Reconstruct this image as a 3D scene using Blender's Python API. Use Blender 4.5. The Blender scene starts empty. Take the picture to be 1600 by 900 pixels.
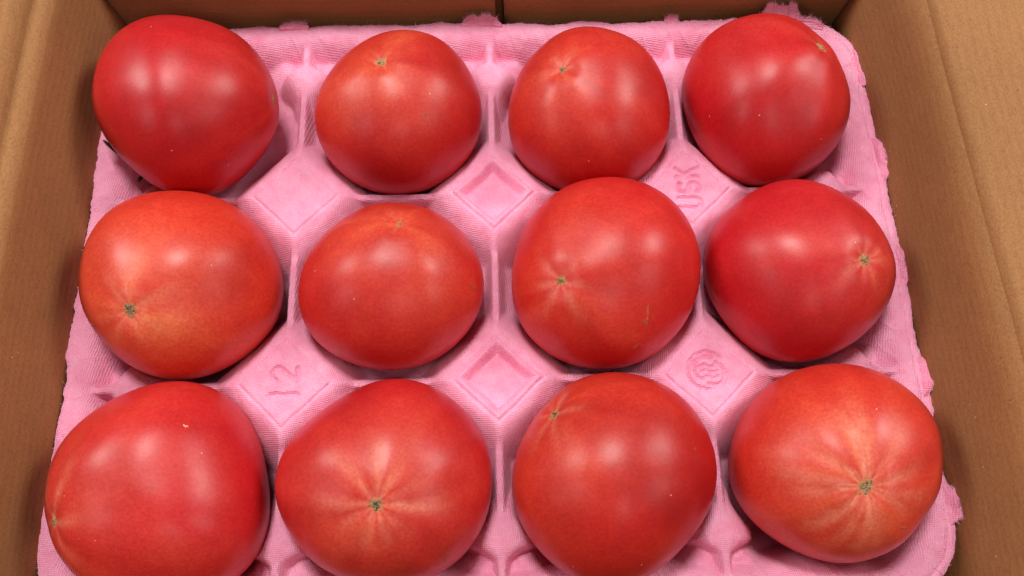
import bpy, math
import numpy as np

S = 0.001                                   # all measures below are millimetres
scene = bpy.context.scene
col = scene.collection

# ------------------------------------------------------------------ camera
cam = bpy.data.cameras.new("camera")
cam.sensor_width = 36.0
cam.lens = 36.0 * 1300 / 1600
cam.clip_start, cam.clip_end = 0.01, 50
camo = bpy.data.objects.new("camera", cam)
camo.location = (-1.317 * S, -85.54 * S, 364.17 * S)
camo.rotation_euler = (0.3380, -0.0144, -0.0292)
col.objects.link(camo)
scene.camera = camo

# ------------------------------------------------------------------ room light
world = bpy.data.worlds.new("World")
scene.world = world
world.use_nodes = True
bg = world.node_tree.nodes["Background"]
bg.inputs[0].default_value = (1.0, 0.97, 0.95, 1)
bg.inputs[1].default_value = 0.075
# ceiling lamps over the packing table, two rows of three
for (x, y, w, size) in ((-0.15, 0.72, 24.0, 0.46), (0.25, -1.30, 4.0, 0.50),
                        (-2.0, -0.85, 8.0, 0.80), (1.95, -0.80, 8.0, 0.80),
                        (-2.0, 0.90, 29.0, 0.80), (1.95, 0.90, 29.0, 0.80)):
    l = bpy.data.lights.new("ceiling_lamp", 'AREA')
    l.shape = 'DISK'
    l.size = size
    l.energy = w
    l.color = (1.0, 0.96, 0.92)
    o = bpy.data.objects.new("ceiling_lamp", l)
    o.location = (x, y, 1.8)
    d = -np.array([x, y - 0.05, 1.8])
    o.rotation_euler = (math.atan2(math.hypot(d[0], d[1]), -d[2]), 0, math.atan2(d[1], d[0]) - math.pi / 2)
    col.objects.link(o)
vs = scene.view_settings
vs.view_transform = 'Standard'
vs.look = 'None'
vs.exposure = 0.17
vs.gamma = 1.0
vs.use_curve_mapping = False
scene.cycles.max_bounces = 6
scene.cycles.diffuse_bounces = 4
scene.cycles.glossy_bounces = 2
scene.cycles.transmission_bounces = 0
scene.cycles.caustics_reflective = False

# ------------------------------------------------------------------ helpers
def hash2(i, j, seed):
    n = (i.astype(np.int64) * 374761393 + j.astype(np.int64) * 668265263 + seed * 974634777) & 0x7fffffff
    n = ((n ^ (n >> 13)) * 1274126177) & 0x7fffffff
    n = n ^ (n >> 16)
    return (n & 0xffff) / 32767.5 - 1.0

def noise2(x, y, seed=0):
    """smooth lattice noise, -1..1, cell size 1"""
    x = np.asarray(x, float); y = np.asarray(y, float)
    i = np.floor(x); j = np.floor(y)
    fx = x - i; fy = y - j
    fx = fx * fx * fx * (fx * (fx * 6 - 15) + 10); fy = fy * fy * fy * (fy * (fy * 6 - 15) + 10)
    i = i.astype(np.int64); j = j.astype(np.int64)
    a = hash2(i, j, seed); b = hash2(i + 1, j, seed); c = hash2(i, j + 1, seed); d = hash2(i + 1, j + 1, seed)
    return (a * (1 - fx) + b * fx) * (1 - fy) + (c * (1 - fx) + d * fx) * fy

def sstep(a, b, x):
    t = np.clip((x - a) / (b - a), 0, 1)
    return t * t * (3 - 2 * t)

def mesh_np(name, verts, quads, mat, parent=None, smooth=True, normals=None, tris=None):
    me = bpy.data.meshes.new(name)
    verts = np.asarray(verts, np.float32) * S
    faces = [np.asarray(quads, np.int32).reshape(-1, 4)] if quads is not None and len(quads) else []
    nq = len(faces[0]) if faces else 0
    loops = faces[0].ravel() if faces else np.zeros(0, np.int32)
    starts = np.arange(nq) * 4
    totals = np.full(nq, 4)
    if tris is not None and len(tris):
        t = np.asarray(tris, np.int32).reshape(-1, 3)
        starts = np.concatenate([starts, len(loops) + np.arange(len(t)) * 3])
        totals = np.concatenate([totals, np.full(len(t), 3)])
        loops = np.concatenate([loops, t.ravel()])
    me.vertices.add(len(verts)); me.vertices.foreach_set("co", verts.ravel())
    me.loops.add(len(loops)); me.loops.foreach_set("vertex_index", loops.astype(np.int32))
    me.polygons.add(len(starts)); me.polygons.foreach_set("loop_start", starts.astype(np.int32))
    me.polygons.foreach_set("loop_total", totals.astype(np.int32))
    me.update(calc_edges=True)
    me.polygons.foreach_set("use_smooth", np.full(len(starts), smooth))
    me.materials.append(mat)
    if normals is not None:
        me.normals_split_custom_set_from_vertices(np.asarray(normals, float).tolist())
    me.validate()
    o = bpy.data.objects.new(name, me)
    col.objects.link(o)
    if parent is not None:
        o.parent = parent
        o.matrix_parent_inverse = parent.matrix_basis.inverted()
    return o

def float_attr(o, name, vals):
    a = o.data.attributes.new(name, 'FLOAT', 'POINT')
    a.data.foreach_set("value", np.asarray(vals, np.float32))

def grid_quads(nu, nv, wrap=False):
    i, j = np.meshgrid(np.arange(nu - 1), np.arange(nv if wrap else nv - 1), indexing='ij')
    j2 = (j + 1) % nv
    return np.stack([i * nv + j, (i + 1) * nv + j, (i + 1) * nv + j2, i * nv + j2], -1).reshape(-1, 4)

def sheet(name, P, thick, mat, parent):
    """closed shell from a grid of points P[nu,nv,3]; the back lies `thick` behind the front"""
    nu, nv = P.shape[:2]
    du = np.gradient(P, axis=0); dv = np.gradient(P, axis=1)
    n = np.cross(du, dv); n /= np.linalg.norm(n, axis=-1, keepdims=True) + 1e-9
    B = P - n * (thick if np.ndim(thick) == 0 else thick[..., None])
    V = np.concatenate([P.reshape(-1, 3), B.reshape(-1, 3)])
    q = grid_quads(nu, nv)
    m = nu * nv
    Q = [q, q[:, ::-1] + m]
    def side(idx):
        a = idx[:-1]; b = idx[1:]
        return np.stack([a, a + m, b + m, b], -1)
    ids = np.arange(m).reshape(nu, nv)
    Q += [side(ids[0, :])[:, ::-1], side(ids[-1, :]), side(ids[:, 0]), side(ids[:, -1])[:, ::-1]]
    o = mesh_np(name, V, np.concatenate(Q), mat, parent)
    o.data.polygons.foreach_set("use_smooth", np.concatenate([np.ones(2 * len(q), bool), np.zeros(len(o.data.polygons) - 2 * len(q), bool)]))
    return o

def thing(name, label, cat, loc=(0, 0, 0), group=None):
    o = bpy.data.objects.new(name, None)
    o.empty_display_size = 0.02
    o.location = [c * S for c in loc]
    o["label"] = label; o["category"] = cat
    if group: o["group"] = group
    col.objects.link(o)
    return o

# ------------------------------------------------------------------ materials
def new_mat(name):
    m = bpy.data.materials.new(name); m.use_nodes = True
    nt = m.node_tree
    return m, nt, nt.nodes["Principled BSDF"]

def N(nt, typ, **kw):
    n = nt.nodes.new(typ)
    for k, v in kw.items():
        if k.startswith("i_"): n.inputs[k[2:].replace("_", " ")].default_value = v
        else: setattr(n, k, v)
    return n

def ramp(nt, fac, stops):
    r = nt.nodes.new("ShaderNodeValToRGB")
    el = r.color_ramp.elements
    while len(el) < len(stops): el.new(0.5)
    for e, (p, c) in zip(el, stops):
        e.position = p; e.color = (*c, 1) if len(c) == 3 else c
    nt.links.new(fac, r.inputs[0])
    return r.outputs[0]

def mix(nt, fac, a, b, mode='MIX'):
    m = nt.nodes.new("ShaderNodeMix"); m.data_type = 'RGBA'; m.blend_type = mode
    for sock, v in ((m.inputs[0], fac), (m.inputs[6], a), (m.inputs[7], b)):
        if hasattr(v, "links"): nt.links.new(v, sock)
        else: sock.default_value = v if not isinstance(v, tuple) else (*v, 1)[:4]
    return m.outputs[2]

def math_n(nt, op, a, b=None):
    m = nt.nodes.new("ShaderNodeMath"); m.operation = op
    for s, v in zip(m.inputs, (a, b)):
        if v is None: continue
        if hasattr(v, "links"): nt.links.new(v, s)
        else: s.default_value = v
    return m.outputs[0]

def cardboard(name, tint, flute_axis):
    m, nt, b = new_mat(name)
    tc = N(nt, "ShaderNodeTexCoord").outputs["Object"]
    n1 = N(nt, "ShaderNodeTexNoise", i_Scale=14.0, i_Detail=4.0, i_Roughness=0.6); nt.links.new(tc, n1.inputs["Vector"])
    base = ramp(nt, n1.outputs["Fac"], [(0.3, tuple(c * 0.9 for c in tint)), (0.7, tuple(c * 1.08 for c in tint))])
    mp = N(nt, "ShaderNodeMapping"); nt.links.new(tc, mp.inputs["Vector"])
    mp.inputs["Scale"].default_value = (1300, 950, 1300)
    n2 = N(nt, "ShaderNodeTexNoise", i_Scale=1.0, i_Detail=3.0, i_Roughness=0.7); nt.links.new(mp.outputs[0], n2.inputs["Vector"])
    fib = ramp(nt, n2.outputs["Fac"], [(0.28, (0.68, 0.63, 0.58)), (0.5, (0.97, 0.97, 0.97)), (0.74, (1.26, 1.26, 1.24))])
    c = mix(nt, 0.8, base, fib, 'MULTIPLY')
    mpf = N(nt, "ShaderNodeMapping"); nt.links.new(tc, mpf.inputs["Vector"]); mpf.inputs["Scale"].default_value = (700, 160, 700); mpf.inputs["Rotation"].default_value = (0.15, 0.1, 0.12)
    nf = N(nt, "ShaderNodeTexNoise", i_Scale=1.0, i_Detail=2.0, i_Distortion=0.6); nt.links.new(mpf.outputs[0], nf.inputs["Vector"])
    c = mix(nt, 0.35, c, ramp(nt, nf.outputs["Fac"], [(0.30, (0.78, 0.74, 0.70)), (0.46, (1, 1, 1)), (0.60, (1, 1, 1)), (0.72, (1.18, 1.18, 1.16))]), 'MULTIPLY')
    ns = N(nt, "ShaderNodeTexNoise", i_Scale=5.0, i_Detail=3.0, i_Distortion=0.4); nt.links.new(tc, ns.inputs["Vector"])
    c = mix(nt, 0.8, c, ramp(nt, ns.outputs["Fac"], [(0.3, (0.88, 0.85, 0.82)), (0.7, (1.08, 1.08, 1.08))]), 'MULTIPLY')
    # sparse dark and pale fibres pressed into the liner
    v = N(nt, "ShaderNodeTexVoronoi", i_Scale=330.0, i_Randomness=1.0); nt.links.new(tc, v.inputs["Vector"])
    sp = math_n(nt, 'LESS_THAN', v.outputs["Distance"], 0.14)
    vc = N(nt, "ShaderNodeSeparateColor"); nt.links.new(v.outputs["Color"], vc.inputs[0])
    dark = math_n(nt, 'MULTIPLY', sp, math_n(nt, 'GREATER_THAN', vc.outputs[0], 0.95))
    pale = math_n(nt, 'MULTIPLY', sp, math_n(nt, 'LESS_THAN', vc.outputs[0], 0.012))
    c = mix(nt, math_n(nt, 'MULTIPLY', dark, 0.6), c, (0.10, 0.055, 0.025))
    c = mix(nt, math_n(nt, 'MULTIPLY', pale, 0.5), c, (0.75, 0.55, 0.34))
    # liner print-through of the flutes
    w = N(nt, "ShaderNodeTexWave", wave_type='BANDS', bands_direction=flute_axis, i_Scale=75.0, i_Distortion=1.0, i_Detail=1.0)
    nt.links.new(tc, w.inputs["Vector"])
    c = mix(nt, 0.22, c, ramp(nt, w.outputs["Fac"], [(0, (0.86, 0.84, 0.82)), (1, (1.1, 1.1, 1.1))]), 'MULTIPLY')
    nt.links.new(c, b.inputs["Base Color"])
    b.inputs["Roughness"].default_value = 0.82
    b.inputs["Specular IOR Level"].default_value = 0.3
    h = math_n(nt, 'ADD', math_n(nt, 'MULTIPLY', n2.outputs["Fac"], 0.5), math_n(nt, 'MULTIPLY', w.outputs["Fac"], 0.25))
    bp = N(nt, "ShaderNodeBump", i_Strength=0.35, i_Distance=0.0004); nt.links.new(h, bp.inputs["Height"])
    nt.links.new(bp.outputs[0], b.inputs["Normal"])
    return m

KRAFT = (0.34, 0.156, 0.058)
M_card = cardboard("kraft_cardboard", KRAFT, 'Z')
M_card_x = cardboard("kraft_cardboard_back", KRAFT, 'Z')
M_flap = cardboard("kraft_cardboard_flap", KRAFT, 'X')

def pulp(name, base):
    m, nt, b = new_mat(name)
    tc = N(nt, "ShaderNodeTexCoord").outputs["Object"]
    n1 = N(nt, "ShaderNodeTexNoise", i_Scale=30.0, i_Detail=5.0, i_Roughness=0.65); nt.links.new(tc, n1.inputs["Vector"])
    c = ramp(nt, n1.outputs["Fac"], [(0.28, tuple(x * k for x, k in zip(base, (1.0, 0.84, 0.88)))), (0.72, tuple(min(1, x * k) for x, k in zip(base, (1.05, 1.14, 1.10))))])
    n2 = N(nt, "ShaderNodeTexNoise", i_Scale=900.0, i_Detail=3.0); nt.links.new(tc, n2.inputs["Vector"])
    c = mix(nt, 0.42, c, ramp(nt, n2.outputs["Fac"], [(0.3, (0.96, 0.76, 0.80)), (0.7, (1.05, 1.18, 1.14))]), 'MULTIPLY')
    # wire-mesh imprint of the mould: two crossed fine weaves
    h = None
    for ang in (9, 97):
        mp = N(nt, "ShaderNodeMapping"); mp.inputs["Rotation"].default_value = (0, 0, math.radians(ang))
        nt.links.new(tc, mp.inputs["Vector"])
        w = N(nt, "ShaderNodeTexWave", wave_type='BANDS', bands_direction='X', i_Scale=400.0, i_Distortion=3.0, i_Detail=2.0, i_Detail_Scale=1.5)
        nt.links.new(mp.outputs[0], w.inputs["Vector"])
        h = w.outputs["Fac"] if h is None else math_n(nt, 'ADD', h, w.outputs["Fac"])
    c = mix(nt, 0.42, c, ramp(nt, math_n(nt, 'MULTIPLY', h, 0.5), [(0.1, (0.94, 0.66, 0.74)), (0.8, (1.05, 1.1, 1.08))]), 'MULTIPLY')
    n3 = N(nt, "ShaderNodeTexNoise", i_Scale=160.0, i_Detail=4.0); nt.links.new(tc, n3.inputs["Vector"])
    c = mix(nt, 0.5, c, ramp(nt, n3.outputs["Fac"], [(0.32, (0.96, 0.74, 0.80)), (0.5, (1, 1, 1)), (0.70, (1.04, 1.2, 1.14))]), 'MULTIPLY')
    hh = math_n(nt, 'ADD', math_n(nt, 'MULTIPLY', h, 0.6), math_n(nt, 'ADD', math_n(nt, 'MULTIPLY', n2.outputs["Fac"], 0.9), math_n(nt, 'MULTIPLY', n3.outputs["Fac"], 1.6)))
    bp = N(nt, "ShaderNodeBump", i_Strength=0.65, i_Distance=0.0004); nt.links.new(hh, bp.inputs["Height"])
    nt.links.new(bp.outputs[0], b.inputs["Normal"])
    nt.links.new(c, b.inputs["Base Color"])
    b.inputs["Roughness"].default_value = 0.66
    b.inputs["Specular IOR Level"].default_value = 0.55
    b.inputs["Sheen Weight"].default_value = 0.15
    b.inputs["Sheen Roughness"].default_value = 0.6
    b.inputs["Sheen Tint"].default_value = (1, 0.75, 0.85, 1)
    return m

PINK = (0.96, 0.405, 0.605)
M_pulp = pulp("pink_pulp", PINK)
M_fuzz = pulp("paper_fuzz", (0.93, 0.52, 0.70))
M_torn = pulp("pink_pulp_torn", (0.88, 0.32, 0.50))

def tomato_mat(name, red, orange, amount, seed):
    m, nt, b = new_mat(name)
    tc = N(nt, "ShaderNodeTexCoord").outputs["Object"]
    mp = N(nt, "ShaderNodeMapping"); mp.inputs["Location"].default_value = (seed * 1.7, seed * 0.9, seed * 2.3); nt.links.new(tc, mp.inputs["Vector"])
    vec = mp.outputs[0]
    pole = N(nt, "ShaderNodeAttribute", attribute_name="pole").outputs["Fac"]
    ray = N(nt, "ShaderNodeAttribute", attribute_name="ray").outputs["Fac"]
    band = N(nt, "ShaderNodeAttribute", attribute_name="band").outputs["Fac"]
    n1 = N(nt, "ShaderNodeTexNoise", i_Scale=22.0, i_Detail=3.0, i_Roughness=0.55); nt.links.new(vec, n1.inputs["Vector"])
    deep = tuple(c * k for c, k in zip(red, (0.82, 0.62, 0.8)))
    c = ramp(nt, n1.outputs["Fac"], [(0.3, deep), (0.52, red), (0.78, tuple(a * 0.8 + o * 0.2 for a, o in zip(red, orange)))])
    # ripening towards the blossom end
    n2 = N(nt, "ShaderNodeTexNoise", i_Scale=45.0, i_Detail=2.0); nt.links.new(vec, n2.inputs["Vector"])
    f = math_n(nt, 'MULTIPLY', math_n(nt, 'MULTIPLY', pole, n2.outputs["Fac"]), amount)
    c = mix(nt, f, c, orange)
    c = mix(nt, 1.0, c, ramp(nt, band, [(0.0, (0.80, 0.55, 0.70)), (0.5, (1.0, 1.0, 1.0)), (1.0, (1.16, 2.1, 1.7))]), 'MULTIPLY')
    nm = N(nt, "ShaderNodeTexNoise", i_Scale=150.0, i_Detail=5.0, i_Roughness=0.7); nt.links.new(vec, nm.inputs["Vector"])
    c = mix(nt, 0.55, c, ramp(nt, nm.outputs["Fac"], [(0.3, (0.88, 0.75, 0.78)), (0.5, (1, 1, 1)), (0.72, (1.08, 1.55, 1.4))]), 'MULTIPLY')
    c = mix(nt, ray, c, (0.80, 0.26, 0.16))
    # very fine skin mottling and a few pale pin dots
    n3 = N(nt, "ShaderNodeTexNoise", i_Scale=800.0, i_Detail=3.0); nt.links.new(vec, n3.inputs["Vector"])
    c = mix(nt, 0.6, c, ramp(nt, n3.outputs["Fac"], [(0.3, (0.80, 0.66, 0.68)), (0.7, (1.14, 1.5, 1.4))]), 'MULTIPLY')
    v = N(nt, "ShaderNodeTexVoronoi", i_Scale=125.0); nt.links.new(vec, v.inputs["Vector"])
    vc = N(nt, "ShaderNodeSeparateColor"); nt.links.new(v.outputs["Color"], vc.inputs[0])
    dots = math_n(nt, 'MULTIPLY', math_n(nt, 'LESS_THAN', v.outputs["Distance"], 0.045), math_n(nt, 'GREATER_THAN', vc.outputs[1], 0.80))
    c = mix(nt, math_n(nt, 'MULTIPLY', dots, 0.6), c, (0.85, 0.45, 0.28))
    nt.links.new(c, b.inputs["Base Color"])
    n4 = N(nt, "ShaderNodeTexNoise", i_Scale=60.0, i_Detail=3.0); nt.links.new(vec, n4.inputs["Vector"])
    nt.links.new(ramp(nt, n4.outputs["Fac"], [(0.3, (0.34,) * 3), (0.7, (0.43,) * 3)]), b.inputs["Roughness"])
    b.inputs["Specular IOR Level"].default_value = 0.42
    bp = N(nt, "ShaderNodeBump", i_Strength=0.10, i_Distance=0.0003); nt.links.new(math_n(nt, 'ADD', n3.outputs["Fac"], n4.outputs["Fac"]), bp.inputs["Height"])
    nt.links.new(bp.outputs[0], b.inputs["Normal"])
    return m

def corky(name, light, dark, scale):
    m, nt, b = new_mat(name)
    tc = N(nt, "ShaderNodeTexCoord").outputs["Object"]
    n = N(nt, "ShaderNodeTexNoise", i_Scale=scale, i_Detail=3.0, i_Roughness=0.7); nt.links.new(tc, n.inputs["Vector"])
    nt.links.new(ramp(nt, n.outputs["Fac"], [(0.36, dark), (0.54, light)]), b.inputs["Base Color"])
    b.inputs["Roughness"].default_value = 0.8
    bp = N(nt, "ShaderNodeBump", i_Strength=0.8, i_Distance=0.0006); nt.links.new(n.outputs["Fac"], bp.inputs["Height"])
    nt.links.new(bp.outputs[0], b.inputs["Normal"])
    return m

M_scar_tan = corky("corky_scar_tan", (0.40, 0.24, 0.12), (0.07, 0.028, 0.010), 560)
M_scar_dark = corky("corky_scar_dark", (0.30, 0.19, 0.09), (0.03, 0.014, 0.006), 620)
M_scar_green = corky("corky_scar_green", (0.32, 0.27, 0.09), (0.10, 0.08, 0.02), 1100)
M_halo = corky("scar_ring", (0.50, 0.17, 0.06), (0.38, 0.07, 0.03), 700)
M_blemish = corky("brown_blemish", (0.30, 0.10, 0.03), (0.14, 0.045, 0.015), 700)
M_blemish_faint = corky("faint_blemish", (0.50, 0.085, 0.03), (0.36, 0.05, 0.02), 700)
M_pale = corky("pale_fleck", (0.80, 0.36, 0.18), (0.62, 0.16, 0.08), 500)
M_sepal = corky("dry_sepal", (0.07, 0.052, 0.025), (0.018, 0.014, 0.007), 500)

# ------------------------------------------------------------------ cardboard box
box = thing("cardboard_box", "open brown cardboard box holding the pink tray of tomatoes, side flaps folded out", "box", (0, 46, -50))
YB, YF, ZB = 196.0, -106.0, -50.0

def side_profile(sgn):
    # (outward offset from the wall foot, z) along wall, rolled crease, score line
    if sgn < 0:
        o = [0, 0, .5, 1.4, 2.4, 3.4, 4.4, 5.2, 5.5, 5.8, 6.2, 7.0, 8.2, 9.6, 10.8, 11.4, 11.7, 12.0]
        z = [-49.6, -20, -8, 2, 12, 22, 32, 40, 42.5, 44.5, 46.0, 47.0, 47.5, 47.5, 46.8, 45.4, 44.2, 43.0]
    else:
        o = [0, 0, .5, 1.4, 2.5, 3.6, 4.6, 5.6, 6.4, 7.3, 8.5, 9.8, 10.8, 11.5, 11.9, 12.1, 12.3, 12.5]
        z = [-49.6, -20, -8, 2, 12, 22, 31, 37.5, 41, 43.6, 45.8, 47.4, 48.2, 48.3, 47.6, 46.2, 44.8, 43.6]
    t = np.linspace(0, 1, len(o)); tt = np.linspace(0, 1, 120)
    return np.interp(tt, t, o), np.interp(tt, t, z)

def smooth1(a, n=3):
    for _ in range(n):
        a = np.concatenate([[a[0]], (a[:-2] + 2 * a[1:-1] + a[2:]) / 4, [a[-1]]])
    return a

for sgn in (-1, 1):
    po, pz = side_profile(sgn)
    po, pz = smooth1(po, 5), smooth1(pz, 5)
    ys = np.linspace(YF + 0.5, YB - 0.3, 70)
    Y, Pi = np.meshgrid(ys, np.arange(len(po)), indexing='ij')
    o, z = po[Pi], pz[Pi]
    if sgn < 0:
        foot = 195.4 + 0.9 * np.sin((Y + 60) / 60.0) - 1.5 * sstep(150, 196, Y)
    else:
        foot = 196.6 - 5.0 * sstep(120, 196, Y) + 1.0 * sstep(60, -90, Y)
        o = o * (205.9 - 0.0265 * Y - foot) / 11.7            # straight fold line along the top
    wob = 0.25 * noise2(Y / 70, z / 30, 11 + sgn) + 0.12 * noise2(Y / 9, z / 12, 17 + sgn)
    X = sgn * (foot + o + wob)
    zz = z + (sstep(20, 48, z) * (0.2 * noise2(Y / 60, Y * 0, 5 + sgn)))
    Pw = np.stack([X, Y, zz], -1)
    if sgn > 0: Pw = Pw[:, ::-1]
    Pw = Pw[:, ::-1]
    sheet("side_wall", Pw, 3.6, M_card, box)
    # flap, folded outward from the score line
    last = np.stack([X[:, -1], ys, zz[:, -1]], -1)
    if sgn < 0:
        fo = np.array([0.2, 0.7, 1.3, 1.9, 2.6, 3.5, 5, 8, 14, 26, 45, 75, 115, 158.0])
        fz = np.array([0.2, 2.4, 4.8, 7.0, 9.0, 10.4, 11.4, 12.2, 12.9, 13.4, 13.4, 12, 8.5, 4.0])
    else:
        fo = np.array([0.2, 0.4, 0.6, 0.9, 1.3, 1.9, 3.2, 6, 12, 26, 45, 75, 115, 158.0])
        fz = np.array([0.2, 2.4, 4.6, 6.6, 7.9, 8.5, 8.9, 9.2, 9.6, 10.2, 10.2, 9, 5.5, 1.0])
    ft = np.linspace(0, 1, len(fo)); f2 = np.linspace(0, 1, 92)
    fo, fz = np.interp(f2, ft, fo), np.interp(f2, ft, fz)
    Pf = last[:, None, :] + np.stack([sgn * np.broadcast_to(fo, (len(ys), 92)), np.zeros((len(ys), 92)), np.broadcast_to(fz, (len(ys), 92))], -1)
    Pf[..., 2] += 0.35 * noise2(Pf[..., 0] / 30, Pf[..., 1] / 40, 23) * sstep(0, 20, fo)[None, :]
    if sgn < 0: Pf = Pf[:, ::-1]
    sheet("side_flap", Pf, 3.4, M_flap, box)

def flat_sheet(name, a, b, c, nu, nv, thick, mat, amp, seed):
    u, v = np.meshgrid(np.linspace(0, 1, nu), np.linspace(0, 1, nv), indexing='ij')
    a, b, c = map(np.array, (a, b, c))
    P = a + (b - a) * u[..., None] + (c - a) * v[..., None]
    n = np.cross(b - a, c - a); n = n / np.linalg.norm(n)
    d = amp * noise2(u * 4, v * 3, seed) + amp * 0.4 * noise2(u * 17, v * 9, seed + 1)
    return sheet(name, P + n * d[..., None], thick, mat, box)

# back: two inner panels that almost meet, with the outer panel behind them
flat_sheet("back_panel", (-196, 196.4, ZB + .4), (4.6, 196.0, ZB + .4), (-198, 197.2, 33), 50, 24, 3.4, M_card_x, 0.35, 31)
flat_sheet("back_panel", (9.6, 197.4, ZB + .4), (203, 197.0, ZB + .4), (6.9, 198.0, 33), 50, 24, 3.4, M_card_x, 0.35, 35)
flat_sheet("back_outer_panel", (-203, 202.2, ZB + .4), (207, 202.2, ZB + .4), (-203, 202.6, 34), 50, 20, 3.4, M_card_x, 0.2, 37)
flat_sheet("front_panel", (212, -106.5, ZB + .4), (-208, -106.5, ZB + .4), (212, -108.5, 47), 50, 20, 3.4, M_card_x, 0.3, 41)
flat_sheet("bottom_panel", (-203, YF, ZB), (207, YF, ZB), (-203, YB + 5, ZB), 40, 30, 3.6, M_card, 0.05, 43)

# ------------------------------------------------------------------ tomatoes: shape
# number: (centre x, centre y, radius and outline terms 2..5), blossom-end direction, marks
TOM = {
  1: ([-146.7, 135.6, 42.9, -0.0181, -0.0385, -0.0002, 0.0243, 0.0083, 0.0061, 0.0042, -0.0083], [0.998, 0.035, 0.052], [[-0.892, -0.435, 0.122], [-0.526, -0.842, -0.122]]),
  2: ([-44.9363, 133.1054, 40.4613, -0.0018, 0.0291, -0.0111, -0.0142, 0.0104, -0.0018, -0.0009, -0.0024], [-0.14, 0.179, 0.974], [[0.388, -0.497, 0.776]]),
  3: ([48.4529, 132.4156, 41.1362, -0.0338, 0.0083, -0.0105, -0.0197, -0.0021, 0.0028, 0.0016, -0.0015], [-0.418, 0.074, 0.906], []),
  4: ([136.3899, 137.342, 41.7215, -0.0528, -0.0201, 0.0171, 0.0051, 0.0067, -0.0114, 0.0011, 0.0083], [0.517, 0.252, 0.818], []),
  5: ([-142.4694, 46.6668, 43.5462, 0.0083, -0.0315, 0.0071, 0.0095, 0.0057, -0.0068, -0.0008, -0.0038], [-0.206, -0.567, 0.798], [[-0.472, 0.118, 0.874], [-0.504, 0.694, 0.514]]),
  6: ([-47.0367, 42.8843, 39.9846, 0.0346, 0.0171, -0.0022, -0.0133, 0.0069, 0.0058, -0.0004, -0.0017], [0.177, 0.485, 0.856], [[0.92, -0.162, 0.358]]),
  7: ([50.7619, 47.2062, 44.3606, -0.0121, 0.0313, -0.0004, -0.0001, -0.0061, 0.0023, 0.0032, -0.001], [-0.557, -0.348, 0.754], [[0.307, -0.69, 0.655], [0.194, -0.913, 0.358], [0.30, -0.735, 0.61], [0.265, -0.75, 0.60]]),
  8: ([139.738, 46.2871, 42.0551, -0.0034, -0.0019, 0.0109, 0.0029, 0.0091, -0.0126, -0.0027, 0.0026], [0.437, -0.213, 0.874], []),
  9: ([-141.0173, -45.9689, 44.8, -0.0088, -0.0216, -0.0244, -0.0242, -0.0123, -0.0124, -0.0034, 0.0043], [-0.76, -0.307, 0.573], [[0.422, 0.503, 0.754]]),
  10: ([-47.5836, -44.5094, 43.453, 0.0322, 0.0075, -0.026, -0.0071, 0.011, -0.0053, -0.0027, 0.008], [0.011, -0.327, 0.945], [[0.582, -0.745, 0.325]]),
  11: ([48.1443, -44.5697, 43.2723, -0.0115, 0.0407, 0.0067, 0.0053, 0.0131, -0.0019, -0.0021, -0.0056], [-0.637, 0.574, 0.514], [[0.716, 0.152, 0.681]]),
  12: ([143.3209, -40.9015, 42.6066, 0.0261, 0.0306, -0.008, 0.0048, 0.0093, 0.0068, -0.0009, -0.0053], [-0.082, -0.384, 0.92], [[0.359, -0.737, 0.573]]),
}
ZC = {n: 4.0 for n in TOM}
ZC[1] = 12.0
# ray count, ray strength, ray reach (deg), lobe count, lobe size mm, crease depth mm, scar radius mm, scar kind, orange amount
LOOK = {
  1: (5, 0.10, 25, 6, 0.30, 0.10, 2.1, 'tan', 0.15),
  2: (6, 0.35, 20, 5, 0.40, 0.20, 2.6, 'tan', 0.45),
  3: (5, 0.42, 24, 5, 0.45, 0.25, 1.7, 'dark', 0.35),
  4: (5, 0.20, 20, 6, 0.55, 0.15, 2.5, 'tan', 0.15),
  5: (7, 0.50, 46, 5, 0.40, 0.22, 3.0, 'dark', 1.00),
  6: (6, 0.25, 25, 6, 0.35, 0.20, 1.4, 'green', 0.60),
  7: (6, 0.42, 38, 5, 0.40, 0.25, 1.7, 'green', 0.30),
  8: (8, 0.50, 30, 6, 0.28, 0.18, 2.7, 'tan', 0.20),
  9: (6, 0.42, 52, 6, 0.45, 0.22, 2.4, 'tan', 0.30),
  10: (10, 0.72, 56, 7, 0.35, 0.22, 2.6, 'dark', 0.45),
  11: (6, 0.48, 42, 5, 0.50, 0.45, 2.4, 'dark', 0.45),
  12: (13, 0.82, 70, 8, 0.40, 0.26, 3.0, 'tan', 0.60),
}

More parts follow.
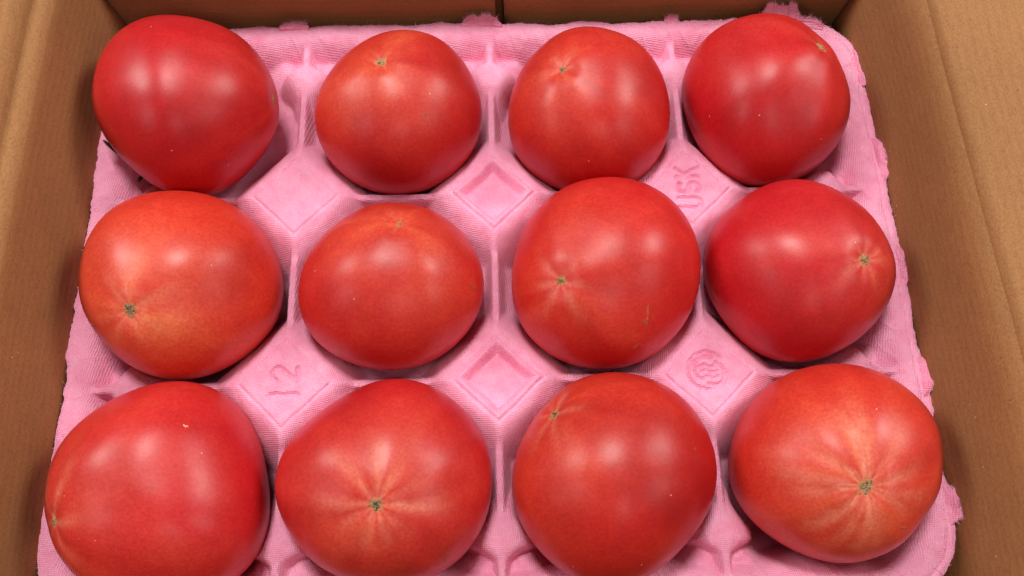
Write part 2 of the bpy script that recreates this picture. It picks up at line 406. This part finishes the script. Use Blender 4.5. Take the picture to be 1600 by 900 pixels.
class Tomato:
    def __init__(self, n):
        self.n = n
        self.q, pole, self.marks = TOM[n]
        (self.nr, self.rs, self.reach, self.nl, self.la, self.cd, self.sr, self.sk, self.org) = LOOK[n]
        self.P = np.array(pole) / np.linalg.norm(pole)
        ref = np.array([0, 0, 1.0]) if abs(self.P[2]) < 0.95 else np.array([0, 1.0, 0])
        self.E1 = np.cross(ref, self.P); self.E1 /= np.linalg.norm(self.E1)
        self.E2 = np.cross(self.P, self.E1)
        r = np.random.RandomState(100 + n)
        self.r_ang = (np.arange(self.nr) + r.uniform(-.3, .3, self.nr)) * 2 * np.pi / self.nr + r.uniform(0, 6)
        self.r_str = r.uniform(0.45, 1.0, self.nr)
        self.r_len = r.uniform(0.55, 1.0, self.nr)
        self.l_ph = r.uniform(0, 6.28)
        self.k = r.normal(size=(7, 3)); self.k /= np.linalg.norm(self.k, axis=1, keepdims=True)
        self.k *= r.uniform(3.0, 5.5, (7, 1)); self.kp = r.uniform(0, 6.28, 7)
    def polar(self, D):
        c = np.clip(D @ self.P, -1, 1)
        return np.arccos(c), np.arctan2(D @ self.E2, D @ self.E1)
    def rays(self, th, ph):
        out = np.zeros_like(th)
        for a, s, L in zip(self.r_ang, self.r_str, self.r_len):
            d = np.abs((ph - a + 0.12 * np.sin(3 * th + a) + np.pi) % (2 * np.pi) - np.pi)
            mm = d * np.sin(np.clip(th, 0, 1.4)) * 42
            wid = 0.8 + 5.4 * th
            out = np.maximum(out, s * np.exp(-(mm / wid) ** 2) * (1 - sstep(0.25, 1.0, np.degrees(th) / (self.reach * L))))
        return out * self.rs
    def radius(self, D):
        q = self.q
        s2 = 1 - D[:, 2] ** 2
        al = np.arctan2(D[:, 1], D[:, 0])
        a, c = q[2], 0.9 * q[2]
        F = np.ones(len(D))
        for k in range(2, 6):
            F += s2 * (q[2 * k - 1] * np.cos(k * al) + q[2 * k] * np.sin(k * al))
        R = F / np.sqrt(s2 / a ** 2 + D[:, 2] ** 2 / c ** 2)
        th, ph = self.polar(D)
        top = sstep(-0.2, 0.6, D[:, 2])                       # keeps the outline, shapes the upper side
        R = R + top * self.la * np.cos(self.nl * ph + self.l_ph + 0.5 * np.sin(2 * ph)) * np.sin(th) ** 1.2 * (1 - 0.5 * sstep(60, 110, np.degrees(th)))
        for kk, p in zip(self.k, self.kp):
            R = R + 0.16 * (0.35 + 0.65 * top) * np.sin(D @ kk * 1.25 + p)
        R = R * (1 - (0.0 if self.n == 1 else 0.075) * sstep(-0.7, -0.98, D[:, 2]))        # fuller above, tapering into the cup
        t = np.degrees(th)
        R = R - 0.9 * np.exp(-(t / 7) ** 2) + 0.3 * np.exp(-((t - 14) / 7) ** 2)
        fall = np.exp(-(t / (self.reach * 0.55)) ** 2)
        cre = np.zeros(len(D))
        for a0, s in zip(self.r_ang, self.r_str):
            d = np.abs((ph - a0 + 0.12 * np.sin(3 * th + a0) + np.pi) % (2 * np.pi) - np.pi)
            cre = np.maximum(cre, s * np.exp(-(d * self.nr / 2.2) ** 2))
        return R - self.cd * (cre - 0.5) * fall * (1 - np.exp(-(t / 4) ** 2))
    def centre(self): return np.array([self.q[0], self.q[1], ZC[self.n]])
    def at(self, D, h=0):
        D = D / np.linalg.norm(D, axis=-1, keepdims=True)
        return self.centre() + D * (self.radius(D) + h)[:, None]

T = {n: Tomato(n) for n in TOM}
NTH, NPH = 150, 232
TV = {}
for n, t in T.items():
    # rings run round the blossom end, so its fine rays get the densest rows
    w = np.linspace(0, 1, NTH + 1)[1:-1]
    th = np.pi * (0.72 * w + 0.28 * w ** 2)
    ph = np.arange(NPH) * 2 * np.pi / NPH
    A, B = np.meshgrid(th, ph, indexing='ij')
    D = (np.cos(A)[..., None] * t.P + np.sin(A)[..., None] * (np.cos(B)[..., None] * t.E1 + np.sin(B)[..., None] * t.E2)).reshape(-1, 3)
    D = np.concatenate([D, [t.P, -t.P]])
    TV[n] = (D, t.at(D))

# ------------------------------------------------------------------ pulp tray
PX, PY = 95.0, 92.1
AS = PX / PY
X0, X1, Y0, Y1, RC = -193.2, 193.4, -98.0, 190.4, 31.0
NODES = [(i * PX, j * PY) for j in (0, 1) for i in (-1, 0, 1)]
CX = np.array([-1.5, -.5, .5, 1.5]) * PX
CY = np.array([-.5, .5, 1.5]) * PY
DELTA = np.zeros((4, 3))
HD = 20.4

def stroke_groove(x, y, lines, w):
    d = np.full(x.shape, 1e9)
    for pl in lines:
        for (ax, ay), (bx, by) in zip(pl[:-1], pl[1:]):
            vx, vy = bx - ax, by - ay
            t = np.clip(((x - ax) * vx + (y - ay) * vy) / (vx * vx + vy * vy + 1e-9), 0, 1)
            d = np.minimum(d, np.hypot(x - ax - t * vx, y - ay - t * vy))
    return np.exp(-(d / w) ** 4)

def arc(cx, cy, rx, ry, a0, a1, n=14):
    return [(cx + rx * math.cos(math.radians(a)), cy + ry * math.sin(math.radians(a))) for a in np.linspace(a0, a1, n)]

def place(glyph, adv):
    """glyph in letter space (x along the word, y up) -> tray: the word runs away from the camera"""
    return [[(-py, px + adv) for px, py in pl] for pl in glyph]

G1 = [[(0, -6), (0, 6)], [(0, 6), (-1.2, 4.6)]]
G2 = [arc(0, 3.0, 3.0, 3.0, 165, -20) + [(-3.0, -5.8), (3.2, -5.8)]]
GU = [[(-2.6, 5.6), (-2.6, -2.8)] + arc(0, -2.8, 2.6, 2.8, 180, 360) + [(2.6, -2.8), (2.6, 5.6)]]
GS = [arc(0, 2.7, 2.7, 2.7, 30, 270) + arc(0, -2.7, 2.7, 2.7, 90, -150)]
GK = [[(-2.2, 5.6), (-2.2, -5.6)], [(2.6, 5.6), (-1.6, 0.6)], [(-0.6, 1.2), (2.8, -5.6)]]
EMB = {
    (-1, 0): place(G1, -5.2) + place(G2, 4.2),
    (1, 1): place(GU, -8.4) + place(GS, 0) + place(GK, 8.2),
    (1, 0): [arc(-.5, 1.0, 8.8, 8.8, 40, 352, 30), arc(-1.0, 2.2, 5.6, 5.6, 60, 250, 16), arc(1.8, -0.4, 5.4, 5.4, -120, 70, 16),
             [(-4, 2.8), (-1.6, 3.8), (1, 2.4), (3.6, 3.2)], [(-3.6, 0.4), (-1.2, 1.2), (1.4, -.3), (4, .6)], [(-2.4, -2.2), (0, -1.4), (2.4, -2.8), (4.4, -1.8)]],
}

def tray_z(x, y, fine=True):
    ix = np.argmin(np.abs(x[..., None] - CX), -1); iy = np.argmin(np.abs(y[..., None] - CY), -1)
    u = np.abs(x - CX[ix]); v = np.abs(y - CY[iy]) * AS
    rr = (u ** 2.4 + v ** 2.4) ** (1 / 2.4)
    zbt = -40 + DELTA[ix, iy]
    zb = zbt + (-7.5 - zbt) * (rr / 49.0) ** 2.8
    cap = -12.0
    zb = cap - 1.5 * np.log1p(np.exp(np.clip((cap - zb) / 1.5, -30, 30)))
    terms = [zb]
    # ridges on the cell boundaries
    for gx in (-PX, 0, PX):
        t = np.abs(x - gx); terms.append(-4.6 - 3.4 * np.maximum(t - 1.6, 0) - 0.05 * t * t)
    for gy in (0, PY):
        t = np.abs(y - gy); terms.append(-4.6 - 3.4 * np.maximum(t - 1.6, 0) - 0.05 * t * t)
    # posts with diamond tops
    for (i, j), (nx, ny) in zip([(i, j) for j in (0, 1) for i in (-1, 0, 1)], NODES):
        s = np.abs(x - nx) + np.abs(y - ny) * AS
        e = np.maximum(s - HD, 0)
        zp = -0.10 * e - 0.034 * e ** 2
        terms.append(np.where(s < 75, zp, -60))
    # rounded noses along the four sides
    for gx in (-PX, 0, PX):
        for cy, sg in ((161, 1), (-69, -1)):
            dx = x - gx; dy = (y - cy) * sg
            w = 9.6 - 4.2 * sstep(0, -14, dy) - 6.2 * sstep(2, 9, dy)
            terms.append(-2.4 - 3.6 * (np.abs(dx) / w) ** 3 - 0.04 * np.where(dy > 0, dy, dy * 0.75) ** 2)
    for gy in (0, PY):
        for cx, sg in ((165, 1), (-165, -1)):
            dx = y - gy; dy = (x - cx) * sg
            w = 9.6 - 4.2 * sstep(0, -14, dy) - 6.2 * sstep(2, 9, dy)
            terms.append(-2.4 - 3.6 * (np.abs(dx) / w) ** 3 - 0.04 * np.where(dy > 0, dy, dy * 0.75) ** 2)
    # rim
    ax = np.maximum(np.maximum(X0 + RC - x, x - (X1 - RC)), 0); ay = np.maximum(np.maximum(Y0 + RC - y, y - (Y1 - RC)), 0)
    e = np.where((ax > 0) & (ay > 0), RC - np.hypot(ax, ay), np.minimum(np.minimum(x - X0, X1 - x), np.minimum(y - Y0, Y1 - y)))
    terms.append(-1.2 - 0.14 * np.maximum(e - 3.0, 0) - 0.085 * np.maximum(e - 6.0, 0) ** 2 - 0.10 * np.maximum(2.2 - e, 0) ** 2 - 0.8 * np.exp(-((e - 3.4 + 0.5 * noise2(x / 9, y / 9, 91)) / 0.55) ** 2) * sstep(100, 150, x))
    k = 0.7
    st = np.stack(terms); mx = st.max(0)
    z = mx + k * np.log(np.exp((st - mx) / k).sum(0))
    # post tops: border groove, sunken pads, lettering
    for (i, j), (nx, ny) in zip([(i, j) for j in (0, 1) for i in (-1, 0, 1)], NODES):
        dx, dy = x - nx, (y - ny) * AS
        s = np.abs(dx) + np.abs(dy)
        m = s < 40
        wob = 0.35 * noise2(x[m] / 6, y[m] / 6, 71)
        z[m] -= 1.0 * np.exp(-((s[m] - HD + wob) / 0.8) ** 2)
        z[m] -= 0.35 * np.exp(-(np.minimum(np.abs(dx[m]), np.abs(dy[m])) / 0.6) ** 2) * sstep(20.4, 21.5, s[m]) * sstep(33, 29, s[m])
        if i == 0:
            z[m] += -5.4 * sstep(17.6, 12.4, s[m] + wob) + 0.25 * np.exp(-((s[m] - 18.2) / 0.8) ** 2)
        if (i, j) in EMB and fine:
            wv = 0.25
            lx = dx[m] + wv * noise2(x[m] / 1.3, y[m] / 1.3, 5); ly = dy[m] + wv * noise2(x[m] / 1.3, y[m] / 1.3, 6)
            z[m] -= (1.8 if (i, j) != (1, 0) else 1.6) * stroke_groove(lx, ly, EMB[(i, j)], 0.95 if (i, j) != (1, 0) else 0.68)
        if (i, j) == (-1, 1):
            z[m] -= 0.4 * stroke_groove(dx[m], dy[m], [[(-9, -4), (-5.5, -1.8)], [(9, 0.5), (10.5, 0)]], 0.5)
    if fine:
        z += 0.55 * noise2(x / 23, y / 23, 1) + 0.30 * noise2(x / 8, y / 8, 2) + 0.13 * noise2(x / 2.7, y / 2.7, 3) + 0.05 * noise2(x / 1.3, y / 1.3, 4)
        # pressing wrinkles on the slopes near the rim
        rimw = sstep(2, 7, e) * sstep(34, 18, e)
        z += rimw * 0.7 * (1 - np.abs(noise2((x + 0.5 * y) / 7, (y - 0.4 * x) / 16, 8))) ** 4
    return z

# lower or raise each cup so that its tomato really rests in it
low = {}
for n in TOM:
    D, V = TV[n]
    low[n] = V[V[:, 2] < 10]
for it in range(3):
    for n in TOM:
        i, j = (n - 1) % 4, 2 - (n - 1) // 4
        near = np.hypot(low[n][:, 0] - CX[i], low[n][:, 1] - CY[j]) < 30
        L = low[n][near & (low[n][:, 2] < -8)]
        g = L[:, 2] - tray_z(L[:, 0], L[:, 1], False)
        DELTA[i, j] = np.clip(DELTA[i, j] + g.min() - 0.2, -6, 14)

def press(x, y, z):
    """soft pulp gives way where a fruit leans on it"""
    z = z.copy()
    for n, t in T.items():
        c = t.centre()
        m = np.where(np.hypot(x - c[0], y - c[1]) < 50)
        zz = z[m]
        for _ in range(14):
            d = np.stack([x[m] - c[0], y[m] - c[1], zz - c[2]], -1)
            L = np.linalg.norm(d, axis=-1) + 1e-9
            over = t.radius(d / L[:, None]) + 0.25 - L
            zz = np.where((over > 0), zz - np.clip(over, 0, 3) * 0.8, zz)
        z[m] = np.maximum(zz, -45)
    return z

tray = thing("moulded_pulp_tray", "pink moulded pulp tray with twelve cups and torn edges inside the box", "tray", (0, 46, -46))
step = 0.6
gx = np.linspace(X0, X1, int((X1 - X0) / step) + 1); gy = np.linspace(Y0, Y1, int((Y1 - Y0) / step) + 1)
GX, GY = np.meshgrid(gx, gy, indexing='ij')
# bend the square grid into rounded corners
for sx, ex in ((-1, X0), (1, X1)):
    for sy, ey in ((-1, Y0), (1, Y1)):
        a = (GX - (ex - sx * RC)) * sx / RC; b = (GY - (ey - sy * RC)) * sy / RC
        m = (a > 0) & (b > 0)
        L = np.hypot(a[m], b[m]); k = np.maximum(a[m], b[m]) / np.maximum(L, 1e-9)
        GX[m] = (ex - sx * RC) + sx * RC * a[m] * k; GY[m] = (ey - sy * RC) + sy * RC * b[m] * k
# frayed outline: push the last few millimetres in and out
ctr = np.array([0.0, 46.0])
IX, IY = np.meshgrid(np.arange(len(gx)), np.arange(len(gy)), indexing='ij')
eg = np.minimum(np.minimum(IX, len(gx) - 1 - IX), np.minimum(IY, len(gy) - 1 - IY)) * step
fall = sstep(7, 0, eg)
ox = np.where(np.minimum(IX, len(gx) - 1 - IX) <= np.minimum(IY, len(gy) - 1 - IY), np.sign(GX), 0)
oy = np.where(np.minimum(IX, len(gx) - 1 - IX) > np.minimum(IY, len(gy) - 1 - IY), np.sign(GY - 46), 0)
al_ = np.where(ox != 0, GY + 400 * (ox + 2), GX + 400 * (oy + 4))
fr = 0.9 * noise2(al_ / 19, al_ * 0, 51) + 0.45 * noise2(al_ / 5, al_ * 0, 52) + 0.28 * noise2(al_ / 1.4, al_ * 0, 53) - 0.25
TZ = press(GX, GY, tray_z(GX, GY))
print('cups', DELTA.round(1).tolist(), 'pressed', float((tray_z(GX, GY) - TZ).max()))
cnr = (np.abs(GX) > 193 - RC) & ((GY < Y0 + RC) | (GY > Y1 - RC))
fr = np.where(cnr, fr * 0.35, fr)
TX = GX + ox * fr * fall; TY = GY + oy * fr * fall
TZ += fall * (0.6 * noise2(al_ / 24, al_ * 0, 57) + 0.2 * noise2(al_ / 4, al_ * 0, 58))
V = np.stack([TX, TY, TZ], -1)
du = np.gradient(V, axis=0); dv = np.gradient(V, axis=1)
NR = np.cross(du, dv); NR /= np.linalg.norm(NR, axis=-1, keepdims=True) + 1e-12
nu, nv = V.shape[:2]
quads = grid_quads(nu, nv)
cen = V.reshape(-1, 3)[quads].mean(1)
owner = np.full(len(quads), -1)
for k, (nx, ny) in enumerate(NODES):
    owner[np.abs(cen[:, 0] - nx) + np.abs(cen[:, 1] - ny) * AS < HD - 0.6] = k

def sub_mesh(name, fmask, extra_skirt=False):
    q = quads[fmask]
    ids, inv = np.unique(q.ravel(), return_inverse=True)
    vv = V.reshape(-1, 3)[ids]; nn = NR.reshape(-1, 3)[ids]; qq = inv.reshape(-1, 4)
    if extra_skirt:
        idm = -np.ones(nu * nv, int); idm[ids] = np.arange(len(ids))
        G = np.arange(nu * nv).reshape(nu, nv)
        loop = np.concatenate([G[:-1, 0], G[-1, :-1], G[:0:-1, -1], G[0, :0:-1]])
        rim = idm[loop]; base = vv[rim]
        c3 = np.array([0, 46.0, 0]); out = base - c3; out[:, 2] = 0; out /= np.linalg.norm(out, axis=1, keepdims=True)
        prev = rim; rows = []
        for dn, inn in ((0.5, -0.25), (1.6, 0.0), (6.0, -0.6), (12, 0.4)):
            row = base - out * inn - np.array([0, 0, dn]); rows.append(row)
            st = len(vv); vv = np.concatenate([vv, row]); nn = np.concatenate([nn, out]); cur = np.arange(st, st + len(rim))
            qq = np.concatenate([qq, np.stack([prev, cur, np.roll(cur, -1), np.roll(prev, -1)], -1)]); prev = cur
    return mesh_np(name, vv, qq, M_pulp, tray, True, nn)

sub_mesh("cup_sheet", owner < 0, True)
PAD = {0: "diamond pad stamped with the number 12", 1: "sunken diamond pad near the front", 2: "diamond pad stamped with a round emblem",
       3: "plain flat diamond pad", 4: "sunken diamond pad near the back", 5: "diamond pad stamped with the letters USK"}
for k in range(6):
    o = sub_mesh("diamond_pad", owner == k)
    o["label"] = PAD[k]

# torn tabs of pulp left along the rim
def torn_tab(p0, p1, out, width, lift, seed, inset=2.5):
    """ragged flake between p0 and p1 on the rim, reaching `width` outward and `lift` upward"""
    p0 = np.array(p0, float); p1 = np.array(p1, float); out = np.array(out, float)
    nu_, nv_ = 44, 18
    u, v = np.meshgrid(np.linspace(0, 1, nu_), np.linspace(0, 1, nv_), indexing='ij')
    L = np.linalg.norm(p1 - p0)
    prof = (sstep(0, .30, u) * sstep(1, .78, u)) ** 0.8
    edge = (0.75 + 0.33 * noise2(u * L / 4.5, u * 0, seed) + 0.10 * noise2(u * L / 1.3, u * 0, seed + 1)) * prof
    reach = -inset + v * (inset + width * edge)
    along = u + 0.02 * noise2(v * 4, u * 7, seed + 5)
    xy = p0[None, None] + (p1 - p0)[None, None] * along[..., None] + out[None, None] * reach[..., None]
    z = tray_z(np.clip(xy[..., 0], X0 + 1, X1 - 1), np.clip(xy[..., 1], Y0 + 1, Y1 - 1), False) + 0.45 + lift * v ** 1.3 * prof
    z += 0.5 * noise2(u * L / 4, v * 2.5, seed + 2) * sstep(0, .4, v) + 0.18 * noise2(u * L / 1.2, v * 6, seed + 3) - 1.2 * sstep(0.15, 0, v)
    P = np.stack([xy[..., 0], xy[..., 1], z], -1)
    th = 0.9 * (1 - 0.75 * sstep(.7, 1, v))
    n = np.cross(np.gradient(P, axis=0), np.gradient(P, axis=1))
    if n[..., 2].mean() < 0: P = P[::-1]; th = th[::-1]
    return sheet("torn_tab", P, th, M_torn, tray), P

TABS = [((191.6, 170), (192.3, 148), (1, 0), 2.8, 3.0, 1), ((192.2, 118), (192.8, 93), (1, 0), 3.0, 3.4, 2),
        ((193.6, 5), (193.2, -13), (1, 0), 3.2, 3.6, 3), ((193.2, -51), (192.8, -69), (1, 0), 3.2, 3.6, 4),
        ((-15, 190.2), (6.5, 190.2), (0, 1), 4.2, 2.2, 5), ((141, 189.6), (166, 187.6), (0, 1), 9.5, 6.0, 6),
        ((160, 188.0), (176, 184.6), (.35, .94), 3.4, 1.5, 7), ((-109, 190.0), (-94, 190.2), (0, 1), 1.6, 0.5, 8),
        ((92, 190.0), (100, 190.0), (0, 1), 1.8, 1.0, 9), ((193.2, 60), (193.2, 40), (1, 0), 1.2, 1.0, 10)]
ends = []
for tb in TABS:
    o, P = torn_tab(*tb[:5], tb[5] * 13)
    ends.append(P)

# loose paper fibres on the torn edges
rs = np.random.RandomState(3)
fv, fq = [], []
def fibre(p, d, L, w):
    d = d / np.linalg.norm(d)
    side = np.cross(d, rs.normal(size=3)); side /= np.linalg.norm(side) + 1e-9
    bend = rs.normal(size=3) * 0.35
    b = len(fv)
    for k in range(4):
        t = k / 3
        c = p + d * L * t + bend * L * t * t
        ww = w * (1 - 0.8 * t)
        fv.append(c + side * ww); fv.append(c - side * ww)
    for k in range(3): fq.append((b + 2 * k, b + 2 * k + 1, b + 2 * k + 3, b + 2 * k + 2))
for P, tb in zip(ends, TABS):
    out = np.array([tb[2][0], tb[2][1], 0.45])
    e = P[:, -1]
    for _ in range(int(len(e) * 9)):
        p = e[rs.randint(3, len(e) - 3)]
        fibre(p - out * 0.4, out + rs.normal(size=3) * 0.6, rs.uniform(0.5, 2.0), rs.uniform(0.06, 0.13))
edge_ids = np.concatenate([np.stack([np.full(nv, 0), np.arange(nv)], -1), np.stack([np.full(nv, nu - 1), np.arange(nv)], -1), np.stack([np.arange(nu), np.full(nu, nv - 1)], -1)])
for _ in range(2200):
    i, j = edge_ids[rs.randint(len(edge_ids))]
    p = V[i, j]; out = p - np.array([0, 46, 0]); out[2] = 0
    out = np.array([np.sign(p[0]), 0, .3]) if i in (0, nu - 1) else np.array([0, 1, .3])
    fibre(p - out * 0.2, out + rs.normal(size=3) * 0.7, rs.uniform(0.4, 1.2) * (2.2 if rs.rand() < 0.03 else 1), rs.uniform(0.05, 0.11))
fz = mesh_np("paper_fuzz", fv, fq, M_fuzz, tray)
fz["kind"] = "stuff"

# ------------------------------------------------------------------ tomatoes: objects
RED = {1: (0.50, 0.0085, 0.012), 2: (0.49, 0.011, 0.012), 3: (0.50, 0.010, 0.011), 4: (0.51, 0.009, 0.013), 5: (0.60, 0.026, 0.014), 6: (0.51, 0.014, 0.013),
       7: (0.54, 0.012, 0.012), 8: (0.49, 0.0075, 0.014), 9: (0.52, 0.011, 0.014), 10: (0.51, 0.012, 0.015), 11: (0.46, 0.010, 0.009), 12: (0.57, 0.022, 0.015)}
ORANGE = (0.66, 0.075, 0.033)
LABELS = {
  1: "red tomato in the back corner by the left wall, scar on its right edge",
  2: "red tomato in the back row with a tan scar near its top and small scratch",
  3: "red tomato in the back row with one small round dark scar on top",
  4: "glossy red tomato in the back right corner, scar at its upper right edge",
  5: "orange red tomato against the left wall with a dark scar low on its left",
  6: "red tomato in the middle row with a tiny green scar near its top edge",
  7: "large red tomato in the middle row with brown streaks at lower right",
  8: "deep red tomato in the middle row by the right wall with tan scar",
  9: "large red tomato in the front row by the left wall, scar on left edge",
  10: "red tomato in the front row with pale rays round a central dark scar",
  11: "red tomato in the front row with dark scar and creases at upper left",
  12: "orange red tomato in the front right corner with bold star of pale rays",
}
GROUP = "tomatoes in the pink tray"
ring_q = grid_quads(NTH - 1, NPH, True)
def patch(t, d0, a_len, b_len, rot, h, name, mat, parent, seed, rag=0.25, ns=8, na=28, bumps=0.0):
    """small crusty patch lying on the skin round direction d0"""
    d0 = np.array(d0, float); d0 /= np.linalg.norm(d0)
    ref = np.array([0, 0, 1.0]) if abs(d0[2]) < 0.9 else np.array([0, 1.0, 0])
    e1 = np.cross(ref, d0); e1 /= np.linalg.norm(e1); e2 = np.cross(d0, e1)
    r = np.random.RandomState(seed)
    ang = np.arange(na) * 2 * np.pi / na
    prof = 1 + rag * (0.5 * np.sin(5 * ang + r.uniform(0, 6)) + 0.35 * np.sin(3 * ang + r.uniform(0, 6))) + rag * r.uniform(-.5, .5, na)
    R0 = t.q[2]
    Ds, H = [d0], [h]
    for k in range(1, ns + 1):
        f_ = k / ns
        lx = a_len * f_ * prof * np.cos(ang); ly = b_len * f_ * prof * np.sin(ang)
        ca, sa = math.cos(rot), math.sin(rot)
        Ds += list(d0 + ((lx * ca - ly * sa)[:, None] * e1 + (lx * sa + ly * ca)[:, None] * e2) / R0)
        H += list(h * (1 - f_ ** 3) * np.ones(na) + bumps * r.uniform(-1, 1, na) * (1 - f_) - 0.12 * (k == ns))
    Pp = t.at(np.array(Ds), np.array(H) + 0.06) - t.centre()
    tr = [(0, 1 + (k + 1) % na, 1 + k) for k in range(na)]
    tr = [(0, 1 + k, 1 + (k + 1) % na) for k in range(na)]
    qd = []
    for s_ in range(ns - 1):
        b0 = 1 + s_ * na
        qd += [(b0 + k, b0 + na + k, b0 + na + (k + 1) % na, b0 + (k + 1) % na) for k in range(na)]
    o = mesh_np(name, Pp, qd, mat, None, True, tris=tr)
    o.parent = parent
    return o

for n, t in T.items():
    D, Vw = TV[n]
    c = t.centre()
    root = thing("tomato", LABELS[n], "tomato", tuple(c), GROUP)
    Vl = Vw - c
    m = (NTH - 1) * NPH
    tris = [(m, k, (k + 1) % NPH) for k in range(NPH)] + [(m + 1, (NTH - 2) * NPH + (k + 1) % NPH, (NTH - 2) * NPH + k) for k in range(NPH)]
    mat = tomato_mat("tomato_skin", RED[n], ORANGE, t.org, n)
    body = mesh_np("fruit", Vl, ring_q, mat, None, True, tris=tris)
    body.parent = root
    th, ph = t.polar(D)
    bd = 0.55 * noise2(ph * 11 / 6.2832 + 40, th * 0.5, 500 + n) + 0.35 * noise2(ph * 25 / 6.2832 + 40, th * 0.9, 520 + n)
    sw = sstep(2.2, 3.1416, ph)                     # join the bands smoothly where the angle wraps
    ph_m = ph - 6.2832
    bm = 0.55 * noise2(ph_m * 11 / 6.2832 + 40, th * 0.5, 500 + n) + 0.35 * noise2(ph_m * 25 / 6.2832 + 40, th * 0.9, 520 + n)
    bd = bd * (1 - sw) + bm * sw
    float_attr(body, "band", np.clip(0.5 + 0.5 * bd * sstep(0.02, 0.25, th) * sstep(2.8, 1.6, th), 0, 1))
    float_attr(body, "pole", np.exp(-(np.degrees(th) / 62) ** 2) * 1.6)
    brk = 0.72 + 0.28 * noise2(ph * 6, th * 9, n) + 0.15 * noise2(ph * 21, th * 16, n + 30)
    float_attr(body, "ray", np.clip(t.rays(th, ph) * brk, 0, 1))
    smat = {'tan': M_scar_tan, 'dark': M_scar_dark, 'green': M_scar_green}[t.sk]
    halo = patch(t, t.P, t.sr * 1.35, t.sr * 1.35, 0, 0.02, "scar_ring", M_halo, root, 300 + n, 0.30, 4, 36)
    patch(t, t.P, t.sr * (0.92 + 0.12 * math.sin(n * 2.1)), t.sr * (0.84 + 0.12 * math.cos(n * 3.7)), n * 0.7, 0.25, "blossom_scar", smat, root, 200 + n, 0.5, 8, 34, 0.5)

ROOTS = {}
for o in col.objects:
    if o.name.split(".")[0] == "tomato":
        for k, l in LABELS.items():
            if o["label"] == l: ROOTS[k] = o
MARK = [  # tomato, mark index, half length, half width, turn, material
    (2, 0, 1.6, 0.35, 0.35, M_blemish), (6, 0, 2.6, 0.6, 1.1, M_blemish), (7, 0, 5.0, 0.55, 1.25, M_blemish_faint), (7, 2, 2.6, 0.5, 1.0, M_blemish_faint), (7, 3, 1.2, 0.5, 1.5, M_blemish), (7, 1, 2.6, 0.9, 0.8, M_blemish_faint),
    (9, 0, 1.2, 0.6, 0.6, M_pale), (11, 0, 0.55, 0.55, 0, M_blemish), (12, 0, 3.2, 0.5, -0.8, M_blemish_faint),
    (5, 0, 3.6, 0.35, 1.4, M_blemish_faint), (5, 1, 3.0, 0.5, 0.9, M_blemish_faint), (10, 0, 2.6, 0.4, 0.9, M_blemish)]
for n, k, a, b, rot, mt in MARK:
    patch(T[n], T[n].marks[k], a, b, rot, 0.03, "skin_blemish", mt, ROOTS[n], 400 + n * 3 + k, 0.5, 4, 26)

# dry sepal tips that show from under the back-left tomato
def sepal(n, d0, d1, w, lift, seed):
    t = T[n]
    d0, d1 = np.array(d0, float), np.array(d1, float)
    u = np.linspace(0, 1, 14)
    dd = d0 + (d1 - d0) * u[:, None]; dd /= np.linalg.norm(dd, axis=1, keepdims=True)
    base = t.at(dd, 0.6 + lift * u ** 2) - t.centre()
    tan = np.gradient(base, axis=0); tan /= np.linalg.norm(tan, axis=1, keepdims=True)
    sd = np.cross(dd, tan)
    ww = w * np.sin(np.pi * np.clip(u * 0.92 + 0.08, 0, 1)) ** 0.6
    v = np.linspace(-1, 1, 7)
    P = base[:, None] + sd[:, None] * (ww[:, None] * v)[..., None] + dd[:, None] * (0.5 * np.abs(v) ** 2)[None, :, None]
    o = sheet("dry_sepal", P, 0.4, M_sepal, None); o.parent = ROOTS[n]
sepal(1, (-0.85, -0.50, -0.22), (-0.90, -0.43, -0.02), 2.2, 1.0, 1)
sepal(1, (-0.56, -0.80, -0.28), (-0.47, -0.87, -0.10), 0.7, 2.2, 2)
